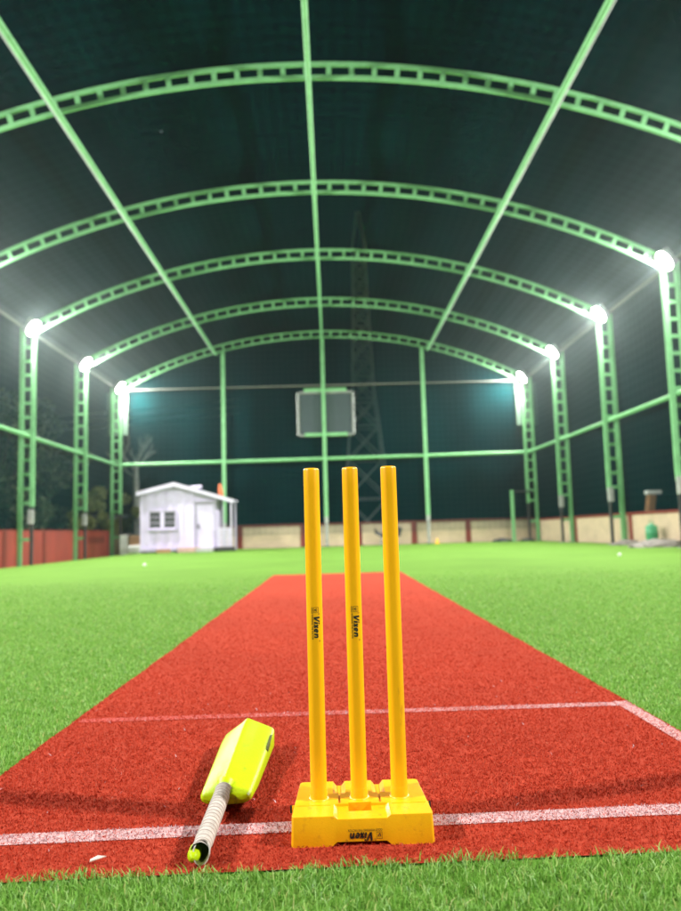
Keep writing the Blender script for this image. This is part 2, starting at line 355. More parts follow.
def mark(S):
    """the printed mark in its own flat frame: u 0..9.4, v -.1..2.2; returns bold parts and fine parts"""
    bold, fine = [], []
    def stroke(pts, wd, sh=.20, x0=0, yb=.62, out=bold):
        """a pen line of width wd, slanted like the print"""
        P = [Vector((x, y)) for x, y in pts]; vs = []; n = len(P)
        for i, p in enumerate(P):
            t = (P[min(i + 1, n - 1)] - P[max(i - 1, 0)]).normalized(); o = Vector((-t.y, t.x)) * wd / 2
            vs += [p - o, p + o]
        out.append(([(x0 + v.x + sh * v.y, yb + v.y) for v in vs], [(2 * i, 2 * i + 1, 2 * i + 3, 2 * i + 2) for i in range(n - 1)]))
    def arc(cx, cy, rx, ry, a0, a1, n=12): return [(cx + rx * math.cos(R(a0 + (a1 - a0) * i / n)), cy + ry * math.sin(R(a0 + (a1 - a0) * i / n))) for i in range(n + 1)]
    stroke([(.16, 1.48), (.62, .0)], .50, x0=2.40); stroke([(1.30, 1.48), (.70, .0)], .38, x0=2.40)                    # V
    stroke([(.2, 0), (.2, 1.0)], .46, x0=4.02); stroke([(.2, 1.18), (.2, 1.46)], .46, x0=4.02)                         # i
    stroke([(.16, 1.0), (.92, .0)], .48, x0=4.60); stroke([(.92, 1.0), (.16, .0)], .34, x0=4.60)                       # x
    stroke(arc(.58, .5, .42, .38, 8, 318), .34, x0=5.74); stroke([(.24, .50), (.98, .50)], .2, x0=5.74)               # e
    stroke([(.2, 0), (.2, 1.0)], .44, x0=7.10); stroke([(.3, .66)] + arc(.66, .56, .30, .30, 140, 0, 8) + [(.96, 0)], .38, x0=7.10)   # n
    stroke([(.1, .62), (.42, .05)], .20, x0=.35, yb=.78); stroke([(.78, .62), (.46, .05)], .15, x0=.35, yb=.78); stroke([(.42, .60), (.62, .34)], .12, x0=.40, yb=.78)
    def rect(x0, x1, y0, y1): return ([(x0, y0), (x1, y0), (x1, y1), (x0, y1)], [(0, 1, 2, 3)])
    for a in ((.1, 1.6, .58, .66), (.1, 1.6, 1.72, 1.80), (.1, .18, .66, 1.72), (1.52, 1.6, .66, 1.72)): fine.append(rect(*a))
    vs, fs = text_mesh('GOLD WINNING THE FACTOR', 1, 0, .012); fine.append((fit(vs, .1, 8.8, 0, .42), fs))
    for cx, cy in ((1.95, 1.9), (9.2, 2.0)):
        vs, fs = text_mesh('R', 1); fine.append((fit(vs, cx - .09, cx + .09, cy - .11, cy + .11), fs))
        n = 14; ring = [(cx + .24 * math.cos(6.283 * i / n), cy + .24 * math.sin(6.283 * i / n)) for i in range(n)] + [(cx + .19 * math.cos(6.283 * i / n), cy + .19 * math.sin(6.283 * i / n)) for i in range(n)]
        fine.append((ring, [(i, (i + 1) % n, (i + 1) % n + n, i + n) for i in range(n)]))
    return bold, fine
BOLD, FINE = mark(1)
def put(parts, f, name, m, parent):
    mb = MB()
    for vs, fs in parts:
        bm = bmesh.new(); bv_ = [bm.verts.new((u, v, 0)) for u, v in vs]
        for q in fs:
            try: bm.faces.new([bv_[i] for i in q])
            except ValueError: pass
        for _ in range(4): bmesh.ops.subdivide_edges(bm, edges=[e for e in bm.edges if e.calc_length() > .16], cuts=1, use_grid_fill=True)
        bmesh.ops.triangulate(bm, faces=bm.faces); bm.verts.index_update()
        mb.add([f(v.co.x, v.co.y) for v in bm.verts], [[v.index for v in q.verts] for q in bm.faces]); bm.free()
    return mb.build(name, m, parent)

SX, SY = .0455, 1.7286
BX, BY0, BY1, BH = .048, 1.618, 1.840, .064
wk = empty('wicket_stand', (BX, (BY0 + BY1) / 2, 0))
tag(wk, 'yellow plastic practice wicket, three stumps in one weighted base, standing on the red pitch', 'cricket wicket')
# base: a rounded slab with a step, a finger pocket, notches and a raised middle under its front
def solid(mb): return mb.build('cutter', YELLOW)
by = (BY1 - BY0) / 2; bw = .1505
b = MB()
def corner(cx, cy, r, a0, n=6): return [(cx + r * math.cos(R(a0 + 90 * i / n)), cy + r * math.sin(R(a0 + 90 * i / n))) for i in range(n + 1)]
poly = corner(-bw + .008, -by + .008, .008, 180) + corner(bw - .008, -by + .008, .008, 270) + corner(bw - .021, by - .012, .012, 0) + corner(-bw + .021, by - .012, .012, 90)
nP = len(poly); b.add([(x, y, .0015) for x, y in poly] + [(x * .985, y * .985 + .0008, BH) for x, y in poly], [tuple(reversed(range(nP))), tuple(range(nP, 2 * nP))] + [(i, (i + 1) % nP, (i + 1) % nP + nP, i + nP) for i in range(nP)])
base = b.build('base', YELLOW, wk)
cut = MB()
cut.prism([(-.066, -.02), (.062, -.02), (.062, .003), (.050, .0125), (-.054, .0125), (-.066, .003)], -by - .02, by * .3)      # raised foot in front
cutters = [cut]
c2 = MB(); c2.prism([(-.060, BH + .02), (.060, BH + .02), (.060, BH), (.052, BH - .0065), (-.052, BH - .0065), (-.060, BH)], -by - .02, -by * .34); cutters.append(c2)  # lowered middle lip
c3 = MB(); c3.box((-.003, -.048, BH - .012), (.050, .033, .04)); cutters.append(c3)                                # finger pocket
for sx in (-.0475, .0425):
    c4 = MB(); c4.prism([(sx - .014, BH + .01), (sx + .014, BH + .01), (sx + .014, BH), (sx + .006, BH - .010), (sx - .006, BH - .010), (sx - .014, BH)], by * .25, by + .02); cutters.append(c4)
    c5 = MB(); c5.prism([(sx - .0028, BH + .01), (sx + .0028, BH + .01), (sx + .0022, BH - .004), (sx - .0022, BH - .004)], -by * .30, by * .25); cutters.append(c5)
c6 = MB(); c6.box((-.105, -by * .40, BH + .0085), (.075, .004, .02)); cutters.append(c6)
c7 = MB(); c7.box((.103, -by * .40, BH + .0085), (.075, .004, .02)); cutters.append(c7)
objs = []
for i, c in enumerate(cutters):
    k = c.build('cutter', YELLOW); k.parent = wk; objs.append(k)
    m = base.modifiers.new('cut%d' % i, 'BOOLEAN'); m.object = k; m.operation = 'DIFFERENCE'; m.solver = 'EXACT'
bv = base.modifiers.new('bev', 'BEVEL'); bv.width = .0066; bv.segments = 5; bv.limit_method = 'ANGLE'; bv.angle_limit = R(28); bv.use_clamp_overlap = True
dg = bpy.context.evaluated_depsgraph_get(); me = bpy.data.meshes.new_from_object(base.evaluated_get(dg))
base.modifiers.clear(); base.data = me
for k in objs: bpy.data.objects.remove(k)
bm = bmesh.new(); bm.from_mesh(me); bmesh.ops.remove_doubles(bm, verts=bm.verts, dist=1e-5); bm.to_mesh(me); bm.free()
me.shade_smooth() if hasattr(me, 'shade_smooth') else None
me.set_sharp_from_angle(angle=R(24))
fy = -by * 1.0
# print reads upside down to the camera: u runs to the left, v runs down
s, sv = .00825, .0112
put(BOLD, lambda u, v: (.0415 - u * s, fy - .0005 + .0018 * (.0372 - v * sv) / .064, .0372 - v * sv), 'lettering', INK, base)
put(FINE, lambda u, v: (.0415 - u * s, fy - .0005 + .0018 * (.0372 - v * sv) / .064, .0372 - v * sv), 'small_print', INKFINE, base)
for sgn, mt in ((1, YELLOW), (-1, YELLOW)):
    pl = MB().tube([(sgn * (bw - .006), .018, .036), (sgn * (bw + .005), .018, .036)], .008, 18).build('filler_neck', mt, wk)
    MB().tube([(sgn * (bw + .004), .018, .036), (sgn * (bw + .008), .018, .036)], .0085, 18).build('plug', BLACK, pl)
SR, ST = .0183, .806
for i in (-1, 0, 1):
    lx, ly = SX + .0902 * i - BX, SY - (BY0 + BY1) / 2
    prof = [(SR + .0012, BH - .012), (SR + .0012, BH + .021), (SR + .0004, BH + .0235), (SR, BH + .025)]
    prof += [(SR, BH + .1 * j) for j in range(1, 8)]
    prof += [(SR, ST - .005), (SR - .0006, ST - .0025), (SR - .002, ST - .0008), (SR - .004, ST), (.0001, ST + .0004)]
    st = MB().lathe(prof, (lx, ly, 0), 40).build('stump', YELLOW2, wk)
    MB().lathe([(SR + .0045, BH - .004), (SR + .0045, BH + .0005), (SR + .003, BH + .0025), (SR, BH + .003)], (lx, ly, 0), 40).build('socket_collar', YELLOW, wk)
    if i < 1:
        # the mark runs down the stump: u downwards, v to the right, seen from the camera side
        sc = .0083; z0 = .488; v0 = .0070
        def f(u, v, lx=lx, ly=ly):
            a = (v * .0092 - v0) / SR
            return (lx + (SR + .0004) * math.sin(a), ly - (SR + .0004) * math.cos(a), z0 - u * sc)
        put(BOLD, f, 'lettering', INK, st)
        put(FINE, f, 'small_print', INKFINE, st)

# ------------------------------------------------------------------ bat
bt = empty('cricket_bat', (-.275, 1.9, 0))
tag(bt, 'neon yellow cricket bat with white ribbed grip, lying on red pitch beside the wicket', 'cricket bat')
ox, oy = -.275, 1.9
def sec(y, xl, xr, zl, zr, xm, zm, zb):
    w = xr - xl
    return [(xl + .012, y, zb), (xl + .003, y, zb + .006), (xl, y, zl - .008), (xl + .004, y, zl), (xl + w * .20, y, zl + (zm - zl) * .50), (xm - w * .04, y, zm - .0022), (xm, y, zm), (xm + w * .05, y, zm - .0018),
            (xr - w * .30, y, zr + (zm - zr) * .46), (xr - .006, y, zr + .001), (xr, y, zr - .005), (xr - .001, y, zb + .006), (xr - .012, y, zb), ((xl + xr) / 2, y, zb - .004)]
SEC = [sec(1.826, -.304, -.228, .038, .038, -.274, .042, .028), sec(1.830, -.327, -.213, .045, .043, -.279, .052, .025),
       sec(1.85, -.331, -.209, .047, .045, -.281, .056, .020), sec(1.96, -.334, -.204, .049, .048, -.280, .066, .011),
       sec(2.10, -.337, -.199, .053, .054, -.278, .079, .011), sec(2.24, -.340, -.193, .058, .061, -.276, .092, .013),
       sec(2.30, -.337, -.189, .061, .067, -.273, .099, .016), sec(2.325, -.318, -.191, .062, .070, -.271, .101, .020), sec(2.332, -.300, -.205, .058, .066, -.270, .094, .028)]
m = MB(); n = len(SEC[0]); vs = [(x - ox, y - oy, z) for S in SEC for x, y, z in S]
fs = [(i * n + k, i * n + (k + 1) % n, (i + 1) * n + (k + 1) % n, (i + 1) * n + k) for i in range(len(SEC) - 1) for k in range(n)]
fs += [tuple(range(n)), tuple(range((len(SEC) - 1) * n, len(SEC) * n))]
m.add(vs, fs, True); bl = m.build('blade', NEON, bt)
ca = bl.data.attributes.new('crease_edge', 'FLOAT', 'EDGE'); ca.data.foreach_set('value', [.62] * len(bl.data.edges))
sd = bl.modifiers.new('sub', 'SUBSURF'); sd.levels = sd.render_levels = 2
# the moulded slot in the right edge near the toe, with its lighter rim
def edgept(y, q): return (-.2045 - ox + .0012 + (q * .0022), y - oy, .0575 + q * .010 - .012 + (y - 2.1) * .03)
m = MB(); loop = []
for y, q in ((2.15, -.35), (2.165, -.62), (2.255, -.62), (2.275, -.3), (2.275, .3), (2.26, .55), (2.165, .55), (2.15, .3)): loop.append((-.1945 + .02 * (y - 2.2) - ox, y - oy, .053 + q * .010 + (y - 2.15) * .06))
m.add([(x - .006, y, z) for x, y, z in loop] + loop, [tuple(range(8)), tuple(range(8, 16))] + [(i, (i + 1) % 8, (i + 1) % 8 + 8, i + 8) for i in range(8)]); m.build('slot', OLIVE, bl)
# handle: the ribbed grip, its loose open lip and the yellow butt beside it
hs, he = Vector((-.277 - ox, 1.86 - oy, .045)), Vector((-.2795 - ox, 1.548 - oy, .031))
pts, rad = [], []
L = (he - hs).length
for i in range(201):
    t = i / 200; pts.append(hs.lerp(he, t))
    ribs = .0030 * (abs(math.sin(t * L / .0165 * math.pi)) ** .5) if t < .86 else .0012
    rad.append(.0168 + .0012 * max(0, (t - .75) * 4) ** 2 + ribs + (.002 * max(0, 1 - t * 12)))
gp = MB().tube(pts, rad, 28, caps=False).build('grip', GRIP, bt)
d = (he - hs).normalized()
lip = MB(); ring0, ring1, ring2 = [], [], []
sx_ = Vector((1, 0, 0)); uz = sx_.cross(d).normalized()
if uz.z < 0: uz = -uz
def ell(c, rx, rz, k=0, n=28):
    return [c + (sx_ * math.cos(2 * math.pi * i / n) * rx + uz * math.sin(2 * math.pi * i / n) * rz) + d * (.013 * math.sin(2 * math.pi * i / n + k)) * -1 for i in range(n)]
c0 = he; A = ell(c0 + Vector((0, .012, 0)), .0182, .0182); B = ell(c0 + Vector((.0045, -.006, .002)), .0176, .0205); C = ell(c0 + Vector((.0045, -.007, .002)), .0148, .0178); D = ell(c0 + Vector((.003, .018, 0)), .013, .0150)
n = 28; lip.add(A + B + C, [(j * n + i, j * n + (i + 1) % n, (j + 1) * n + (i + 1) % n, (j + 1) * n + i) for j in range(2) for i in range(n)], True); lip.build('grip_lip', GRIP, gp)
hol = MB(); hol.add(C + D, [(i, (i + 1) % n, (i + 1) % n + n, i + n) for i in range(n)] + [tuple(range(n, 2 * n))], True); hol.build('hollow', OLIVE, gp)
bb = MB(); c = he + Vector((-.0120, .006, -.007)); pr = [(c + d * (-.022 + .0028 * i), .0135 * math.sqrt(max(.02, 1 - (max(0, i - 7) / 8.2) ** 2))) for i in range(16)]
bb.tube([p for p, r in pr], [r for p, r in pr], 22).build('butt', NEON, bt)
m = MB(); m.tube([(hs + Vector((0, -.012, -.002))), (hs + Vector((0, .03, 0)))], [.017, .024], 20).build('shoulder', NEON, bt)

# ------------------------------------------------------------------ small litter
def scrap(x, y, z, s, rz, label, m=WHITE):
    mb = MB(); mb.add([(-s, -s * .3, .002), (-s * .2, -s * .42, .005), (s, -s * .1, .0065), (s * .9, s * .25, .004), (0, s * .2, .008), (-s * .9, s * .2, .003)] + [(-s, -s * .3, 0), (-s * .2, -s * .42, .003), (s, -s * .1, .0045), (s * .9, s * .25, .002), (0, s * .2, .006), (-s * .9, s * .2, .001)],
           [(0, 1, 4, 5), (1, 2, 3, 4), (11, 10, 7, 6), (10, 9, 8, 7)] + [(i, (i + 1) % 6 + 0, (i + 1) % 6 + 6, i + 6) for i in range(6)])
    o = mb.build('paper_scrap', m); o.location = (x, y, z); o.rotation_euler = (0, 0, rz)
    return tag(o, label, 'litter')
scrap(-.489, 1.574, .012, .016, .3, 'pale curled scrap lying on the red carpet left of the bat near the turf edge', mat('pale_leaf', (.62, .52, .46), .7))
def ball(x, y, r, label):
    o = MB().lathe([(max(.0005, r * math.cos(a)), r * math.sin(a)) for a in [(-.5 + i / 12) * math.pi for i in range(13)]], (0, 0, 0), 16).build('white_ball', WHITE)
    o.location = (x, y, r + .012); return tag(o, label, 'ball')
ball(-4.2, 16.75, .036, 'small white ball on the turf in front of the shed')
ball(5.75, 14.9, .034, 'small white ball on the turf near the right wall')

# ------------------------------------------------------------------ cage: arches, columns, rails
rung_me = MB().box((0, 0, 0), (.10, .05, 1)).build('rung', GREEN); RUNG = rung_me.data; bpy.data.objects.remove(rung_me)
def rung(parent, loc, rot, length, w=1.0):
    o = bpy.data.objects.new('rung', RUNG); o.parent = parent; o.location = loc; o.rotation_euler = rot; o.scale = (w, 1, length); return link(o)
def arch(y, label):
    a = empty('roof_arch', (XC, y, ZE)); tag(a, label, 'roof arch', 'ladder arches carrying the roof net')
    th = math.asin(HW / RAD); nseg = 48
    for off in (-.145, .145):
        mb = MB(); prev = None; vs = []; fs = []
        for i in range(nseg + 1):
            t = -th + 2 * th * i / nseg; s_, c_ = math.sin(t), math.cos(t)
            for rr, yy in ((-.042, -.03), (.042, -.03), (.042, .03), (-.042, .03)):
                r_ = RAD + off + rr; vs.append((r_ * s_, yy, ZA - RAD - ZE + r_ * c_))
        for i in range(nseg):
            for k in range(4): fs.append((i * 4 + k, i * 4 + (k + 1) % 4, i * 4 + 4 + (k + 1) % 4, i * 4 + 4 + k))
        fs += [(0, 1, 2, 3), (nseg * 4, nseg * 4 + 1, nseg * 4 + 2, nseg * 4 + 3)]
        mb.add(vs, fs).build('chord', GREEN, a)
    nr = 43
    for i in range(nr):
        t = -th + 2 * th * (i + .5) / nr
        rung(a, (RAD * math.sin(t), 0, ZA - RAD - ZE + RAD * math.cos(t)), (0, t, 0), .21)
    return a
names = ['nearest ladder arch of green steel, crossing the view highest up', 'second green ladder arch counted from the top of the view', 'middle one of the five green ladder arches', 'fourth green ladder arch, next to the farthest one', 'farthest green ladder arch, above the framed panel on the end net']
for y, l in zip(AY, names): arch(y, l)
def pipe(name, a, b, r, label, cat, group, m=GREEN, extra=None):
    a, b = Vector(a), Vector(b)
    o = MB().tube([(0, 0, 0), b - a], r, 10).build(name, m); o.location = a
    tag(o, label, cat, group)
    if extra: MB().tube([Vector(extra), b - a + Vector(extra)], r * .8, 8).build('grey_conduit', GREY, o)
    return o
YN = 3.9
PZ = lambda x: arch_z(x) - .25
GP = 'long roof pipes running the length of the cage'
pipe('roof_pipe', (-.23, YN, PZ(-.23)), (-.23, 34.3, PZ(-.23)), .055, 'green roof pipe running along the centre under all the arches', 'roof pipe', GP)
pipe('roof_pipe', (-5.24, YN, PZ(-5.24)), (-5.24, 34.3, PZ(-5.24)), .06, 'green roof pipe slanting from the top left corner down to the far arch', 'roof pipe', GP, extra=(-.09, 0, .045))
pipe('roof_pipe', (4.74, YN, PZ(4.74)), (4.74, 34.3, PZ(4.74)), .06, 'green roof pipe slanting from the top right down to the far arch', 'roof pipe', GP, extra=(.09, 0, .045))
pipe('eave_pipe', (XL, YN, ZE + .05), (XL, 34.4, ZE + .05), .05, 'grey eave pipe joining the lamp-lit column tops on the left', 'eave pipe', 'eave pipes', PALEPIPE)
pipe('eave_pipe', (XR, YN, ZE + .05), (XR, 34.4, ZE + .05), .05, 'grey eave pipe joining the lamp-lit column tops on the right', 'eave pipe', 'eave pipes', PALEPIPE)
pipe('cross_pipe', (XL + .3, 34.36, ZE - .02), (XR - .3, 34.36, ZE - .02), .04, 'thin dull pipe across the end net at eave height above the framed panel', 'cross pipe', None, PALEPIPE)
GM = 'green rails halfway up the nets'
pipe('net_rail', (XL, 34.4, 4.03), (XR, 34.4, 4.13), .085, 'green horizontal rail across the end net behind the stumps', 'rail', GM)
pipe('net_rail', (XL + .05, 9, 4.14), (XL + .05, 34.3, 4.02), .07, 'green rail along the left net above the red wall', 'rail', GM)
pipe('net_rail', (XR - .05, 9, 4.02), (XR - .05, 34.3, 4.13), .07, 'green rail along the right net above the cream wall', 'rail', GM)

def column(x, y, label, sgn, z0):
    """ladder column; sgn = +1 when the field is to its right. The chord on the field side stops short, a dark sleeve carries on"""
    c = empty('lattice_column', (x, y, z0)); tag(c, label, 'column', 'green ladder columns under the arches')
    top = ZE - z0 + .12; hw = .19
    MB().box((-sgn * hw, 0, top / 2), (.13, .12, top)).build('chord', GREEN, c)
    cut = 1.75 - z0
    MB().box((sgn * hw, 0, (top + cut) / 2), (.13, .12, top - cut)).build('chord', GREEN, c)
    n = int((top - cut) / .47)
    for i in range(n + 1):
        z = cut + .12 + i * .47
        if z < top - .05: rung(c, (0, 0, z), (0, R(90), 0), .25)
    rung(c, (0, 0, .9), (0, R(90), 0), .25); 
    MB().tube([(sgn * hw, 0, cut - .003), (sgn * hw, 0, .02)], .055, 10).build('sleeve', DARK, c)
    MB().box((0, 0, .012), (.62, .3, .024)).build('base_plate', GREY, c)
    return c
def box_on(c, sgn):
    b = MB().box((sgn * .21, -.13, 1.62), (.17, .14, .46)).build('switch_box', GALV, c, .012); 
    MB().tube([(sgn * .21, -.13, 1.34), (sgn * .24, -.14, 1.15), (sgn * .2, -.13, 1.0)], .02, 6).build('cable', BLACK, b)
zl = fall(XL)
LL = ['left lattice column nearest the camera, in front of the red wall', 'left lattice column between the other two in front of the red wall', 'left corner lattice column beside the pale bush and shed']
RR = ['right lattice column at the edge of the view, nearest the camera', 'tall right lattice column with grey switch box and cream wall behind', 'right lattice column next to the far corner one', 'far right corner lattice column beside the small green gate post']
for y, l in zip((24.20, 29.41, 34.30), LL):
    c = column(XL, y, l, 1, zl)
    if y < 34: box_on(c, 1)
for y, l in zip((19.32, 24.20, 29.41, 34.30), RR):
    c = column(XR, y, l, -1, 0)
    if y < 34: box_on(c, -1)
for x, l, z0, lo in ((-4.93, 'green upright at the end net behind the shed', 1.2, 1.2), (-.23, 'green upright on the centre line carrying the framed panel', 1.35, 1.35), (4.48, 'green upright at the end net right of the stumps', 1.3, 1.3)):
    p = empty('net_post', (x, 34.36, 0)); tag(p, l, 'post', 'uprights of the end net')
    MB().box((0, 0, (z0 + arch_z(x) - .15) / 2), (.17, .14, arch_z(x) - .15 - z0)).build('upright', GREEN, p)
    MB().tube([(0, 0, z0), (0, 0, .01)], .07, 10).build('foot', GREY, p)
    MB().box((0, 0, .012), (.3, .3, .024)).build('base_plate', DARK, p)
    MB().box((0, -.02, z0 - .12), (.16, .16, .28)).build('clamp', GALV, p)
# the framed panel hung on the centre upright
fp = empty('framed_panel', (-.14, 34.50, 5.2)); tag(fp, 'grey square frame with dull mesh panel hung on the end net at the centre upright', 'panel')
W, Hh = 2.6, 2.04
for nme, a, b_ in (('frame_side', (-W / 2, 0, 0), (-W / 2, 0, Hh)), ('frame_side', (W / 2, 0, 0), (W / 2, 0, Hh)), ('frame_rail', (-W / 2 + .08, 0, 0), (W / 2 - .08, 0, 0)), ('frame_rail', (-W / 2 + .08, 0, Hh), (W / 2 - .08, 0, Hh))):
    MB().tube([a, b_], .07, 10).build(nme, GREY, fp)
for z in (.02, Hh + .1): MB().box((0, -.1, z), (2.0, .06, .15)).build('clamp_bar', GREEN, fp)
MB().box((0, .02, Hh / 2), (W - .16, .012, Hh - .16)).build('mesh_panel', MESHP, fp)
# pale boards under the two corner lamps
for x, l in ((-9.9, 'pale upright board under the lamp of the left corner column'), (9.34, 'pale green upright board under the lamp of the right corner column')):
    o = MB().box((0, 0, 0), (.98, .05, 2.05)).build('light_board', BOARD, None, .02); o.location = (x, 34.47, 6.45); tag(o, l, 'board', 'boards at the corner lamps')
    MB().box((0, .04, 0), (.06, .05, 2.0)).build('batten', GREY, o)

# ------------------------------------------------------------------ nets
def surf(name, fn, nu, nv, m, label):
    vs = [fn(i / nu, j / nv) for j in range(nv + 1) for i in range(nu + 1)]
    fs = [(j * (nu + 1) + i, j * (nu + 1) + i + 1, (j + 1) * (nu + 1) + i + 1, (j + 1) * (nu + 1) + i) for j in range(nv) for i in range(nu)]
    mb = MB(); mb.add(vs, fs, True); o = mb.build(name, m); return tag(o, label, 'net')
Y0N, Y1N = -9, 34.62
def sag(y):
    k = (y - AY[0]) / 5.04; return .10 * math.sin(math.pi * (k - math.floor(k)))
def roof_fn(u, v):
    x = XL + (XR - XL) * u; y = Y0N + (Y1N - Y0N) * v
    return (x, y, arch_z(x, .24) - sag(y) * math.sin(math.pi * u) + .02)
surf('roof_net', roof_fn, 40, 90, NET, 'dark green net stretched over the arches as a vaulted roof')
surf('side_net', lambda u, v: (XL - .32 - .05 * math.sin(v * 40) * math.sin(u * 3), Y0N + (Y1N - Y0N) * v, .2 + (ZE + .1) * u), 12, 60, NET, 'dark green side net on the left above the red wall')
surf('side_net', lambda u, v: (XR + .32 + .05 * math.sin(v * 37) * math.sin(u * 3), Y0N + (Y1N - Y0N) * v, .5 + (ZE - .2) * u), 12, 60, NET, 'dark green side net on the right above the cream wall')
def end_fn(u, v):
    x = XL - .3 + (XR - XL + .6) * u; xx = min(max(x, XL), XR)
    return (x, 34.66 + .05 * math.sin(u * 50) * math.sin(v * 3.1), .6 + (arch_z(xx, .2) - .6) * v)
surf('end_net', end_fn, 60, 16, NET, 'dark green end net closing the far side behind the framed panel')

# ------------------------------------------------------------------ floodlights
LAMPC = (1.0, .99, .93)
LENS = emis('lit_lens', LAMPC, 60)
def aim_matrix(d):
    d = d.normalized(); x = d.cross(Vector((0, 0, 1))).normalized(); y = x.cross(d)
    return Matrix((x, y, -d)).transposed()            # local -Z looks along d
def flood(x, y, z, tgt, power, label=None, vis=True):
    f = empty('floodlight', (x, y, z)); tag(f, label, 'floodlight', 'floodlights on the column tops' if vis else 'floodlights beside the camera')
    d = (Vector(tgt) - Vector((x, y, z))).normalized(); M = aim_matrix(d)
    def P(*v): return M @ Vector(v)
    hb = MB(); hb.box(P(0, 0, .05), (.66, .50, .09), M)
    for i in range(9): hb.box(P(-.28 + .07 * i, 0, .12), (.01, .46, .06), M)
    hs = hb.build('housing', GREY, f)
    MB().tube([P(0, 0, .006), P(0, 0, -.006)], .27, 28).build('lens', LENS, hs)
    yk = MB(); yk.bar(P(-.36, 0, .05), P(-.36, .0, .28), .04, .012).bar(P(.36, 0, .05), P(.36, 0, .28), .04, .012).bar(P(-.36, 0, .28), P(.36, 0, .28), .04, .012); yk.build('bracket', DARK, f)
    L = bpy.data.lights.new('lamp', 'AREA'); L.shape = 'DISK'; L.size = .52; L.spread = R(150); L.energy = power; L.color = LAMPC
    lo = link(bpy.data.objects.new('lamp', L)); lo.parent = f; lo.matrix_local = Matrix.Translation(P(0, 0, -.012)) @ M.to_4x4()
    if vis:      # point lamp added before the lens to brighten column head, nets and left bushes
        sp = bpy.data.lights.new('added_fill_light', 'POINT'); sp.energy = 90 if (x < 0 and y > 33) else 24; sp.color = LAMPC; sp.shadow_soft_size = .12
        so = link(bpy.data.objects.new('added_fill_light', sp)); so.parent = f; so.location = P(0, 0, -.32)
    return f
POW = 900
lab = {(-1, 2): 'lit floodlight on top of the left column nearest the camera', (-1, 3): 'lit floodlight on top of the middle left column', (-1, 4): 'lit floodlight on the left corner column above the shed',
       (1, 1): 'lit floodlight at the right edge of the view, highest of all', (1, 2): 'lit floodlight on the tall right column with the switch box', (1, 3): 'lit floodlight on the right column next to the corner', (1, 4): 'lit floodlight on the far right corner column'}
YS = [-.5, 9.5] + AY
for i, y in enumerate(YS):
    k = i - 2
    for sgn, x in ((-1, XL), (1, XR)):
        l = lab.get((sgn, k), 'floodlight on a column top beside the camera, outside the view')
        yy = min(y, 34.2)
        flood(x - sgn * .30, yy - .34, ZE + .02, (x - sgn * 11, yy + (4 if i < 2 else 0 if i < 4 else -2 if i < 6 else -1), 0), (1360 if i == 0 else 540 if i == 1 else 720), l, (sgn, k) in lab)

# ------------------------------------------------------------------ boundary walls
def wall_run(name, label, m, a, b, z0, z1, th, pil, pilm, cope, cat='wall'):
    """panels between pillars with a coping; a, b are ground points"""
    a, b = Vector((*a, 0)), Vector((*b, 0)); d = (b - a); L = d.length; d.normalize()
    w = empty(name, (a.x, a.y, z0), math.atan2(d.y, d.x)); tag(w, label, cat)
    h = z1 - z0; ps = [0] + list(pil) + [L]
    for p, q in zip(ps[:-1], ps[1:]):
        if q - p > .3: MB().box(((p + q) / 2, 0, h / 2), (q - p - .004, th, h)).build('panel', m, w)
    for p in pil: MB().box((p, 0, h / 2 + .01), (.26, th + .05, h + .02)).build('pillar', pilm, w, .008)
    if cope: MB().box((L / 2, 0, h + .045), (L, th + .09, .085)).build('coping', pilm, w, .008)
    return w
ps = [x + 8.1 for x in (-6.8, -4.3, -1.346, 1.28, 3.86, 6.40)]
wall_run('boundary_wall', 'low cream wall with dark red pillars and coping across the far end', CREAM, (-8.1, 34.95), (9.78, 34.95), 0, 1.0, .16, ps, REDTRIM, True)
# the right wall starts at the corner and comes towards the camera
wall_run('boundary_wall', 'low cream wall with dark red pillars along the right side', CREAM, (9.72, 34.85), (9.72, 4), 0, .93, .16, [.4, 5.6, 11.0, 16.2, 21.4, 26.6], REDTRIM, True)
rw = wall_run('boundary_wall', 'low red sheet wall along the left side of the turf', REDWALL, (-10.2, 5), (-10.2, 34.0), -.30, .98, .10, [4.5, 9, 13.5, 18.2, 21.4, 24.9, 28.9], REDTRIM, False)
MB().box((16, .0, 1.30), (26, .14, .05)).build('coping', REDTRIM, rw)
# a small opening and a dark recess line near the far end of the red wall
MB().box((27.2, -.055, .90), (2.2, .02, .26)).build('vent_strip', REDTRIM, rw)
wall_run('boundary_wall', 'short pale wall piece between the red wall and the shed', CREAM, (-10.15, 34.9), (-8.3, 34.9), -.22, .80, .12, [], REDTRIM, False)

# ------------------------------------------------------------------ shed
sh = empty('shed', (-6.4, 31, 0)); tag(sh, 'lilac white sheet-metal shed with gable front, small window and porch', 'shed')
X0, X1, XP, XM = -7.96 + 6.4, -4.82 + 6.4, -4.1 + 6.4, -6.50 + 6.4
zl_, zm_, zr_, zp_ = 2.50, 2.84, 2.28, 2.08
def rz(x): return zl_ + (zm_ - zl_) * (x - X0) / (XM - X0) if x < XM else zm_ + (zp_ - zm_) * (x - XM) / (XP - XM)
DX0 = -5.70 + 6.4
b = MB()     # corrugated gable front: narrow pans standing proud of each other
edges = list(np.linspace(X0, DX0, 11))
for i in range(10):
    a0, a1 = edges[i], edges[i + 1]; yy = -.03 if i % 2 else 0
    poly = [(a0, .16), (a1, .16), (a1, rz(a1) - .02)] + ([(XM, rz(XM) - .02)] if a0 < XM < a1 else []) + [(a0, rz(a0) - .02)]
    b.prism(poly, yy, .05)
b.build('front_wall', SHEDW, sh)
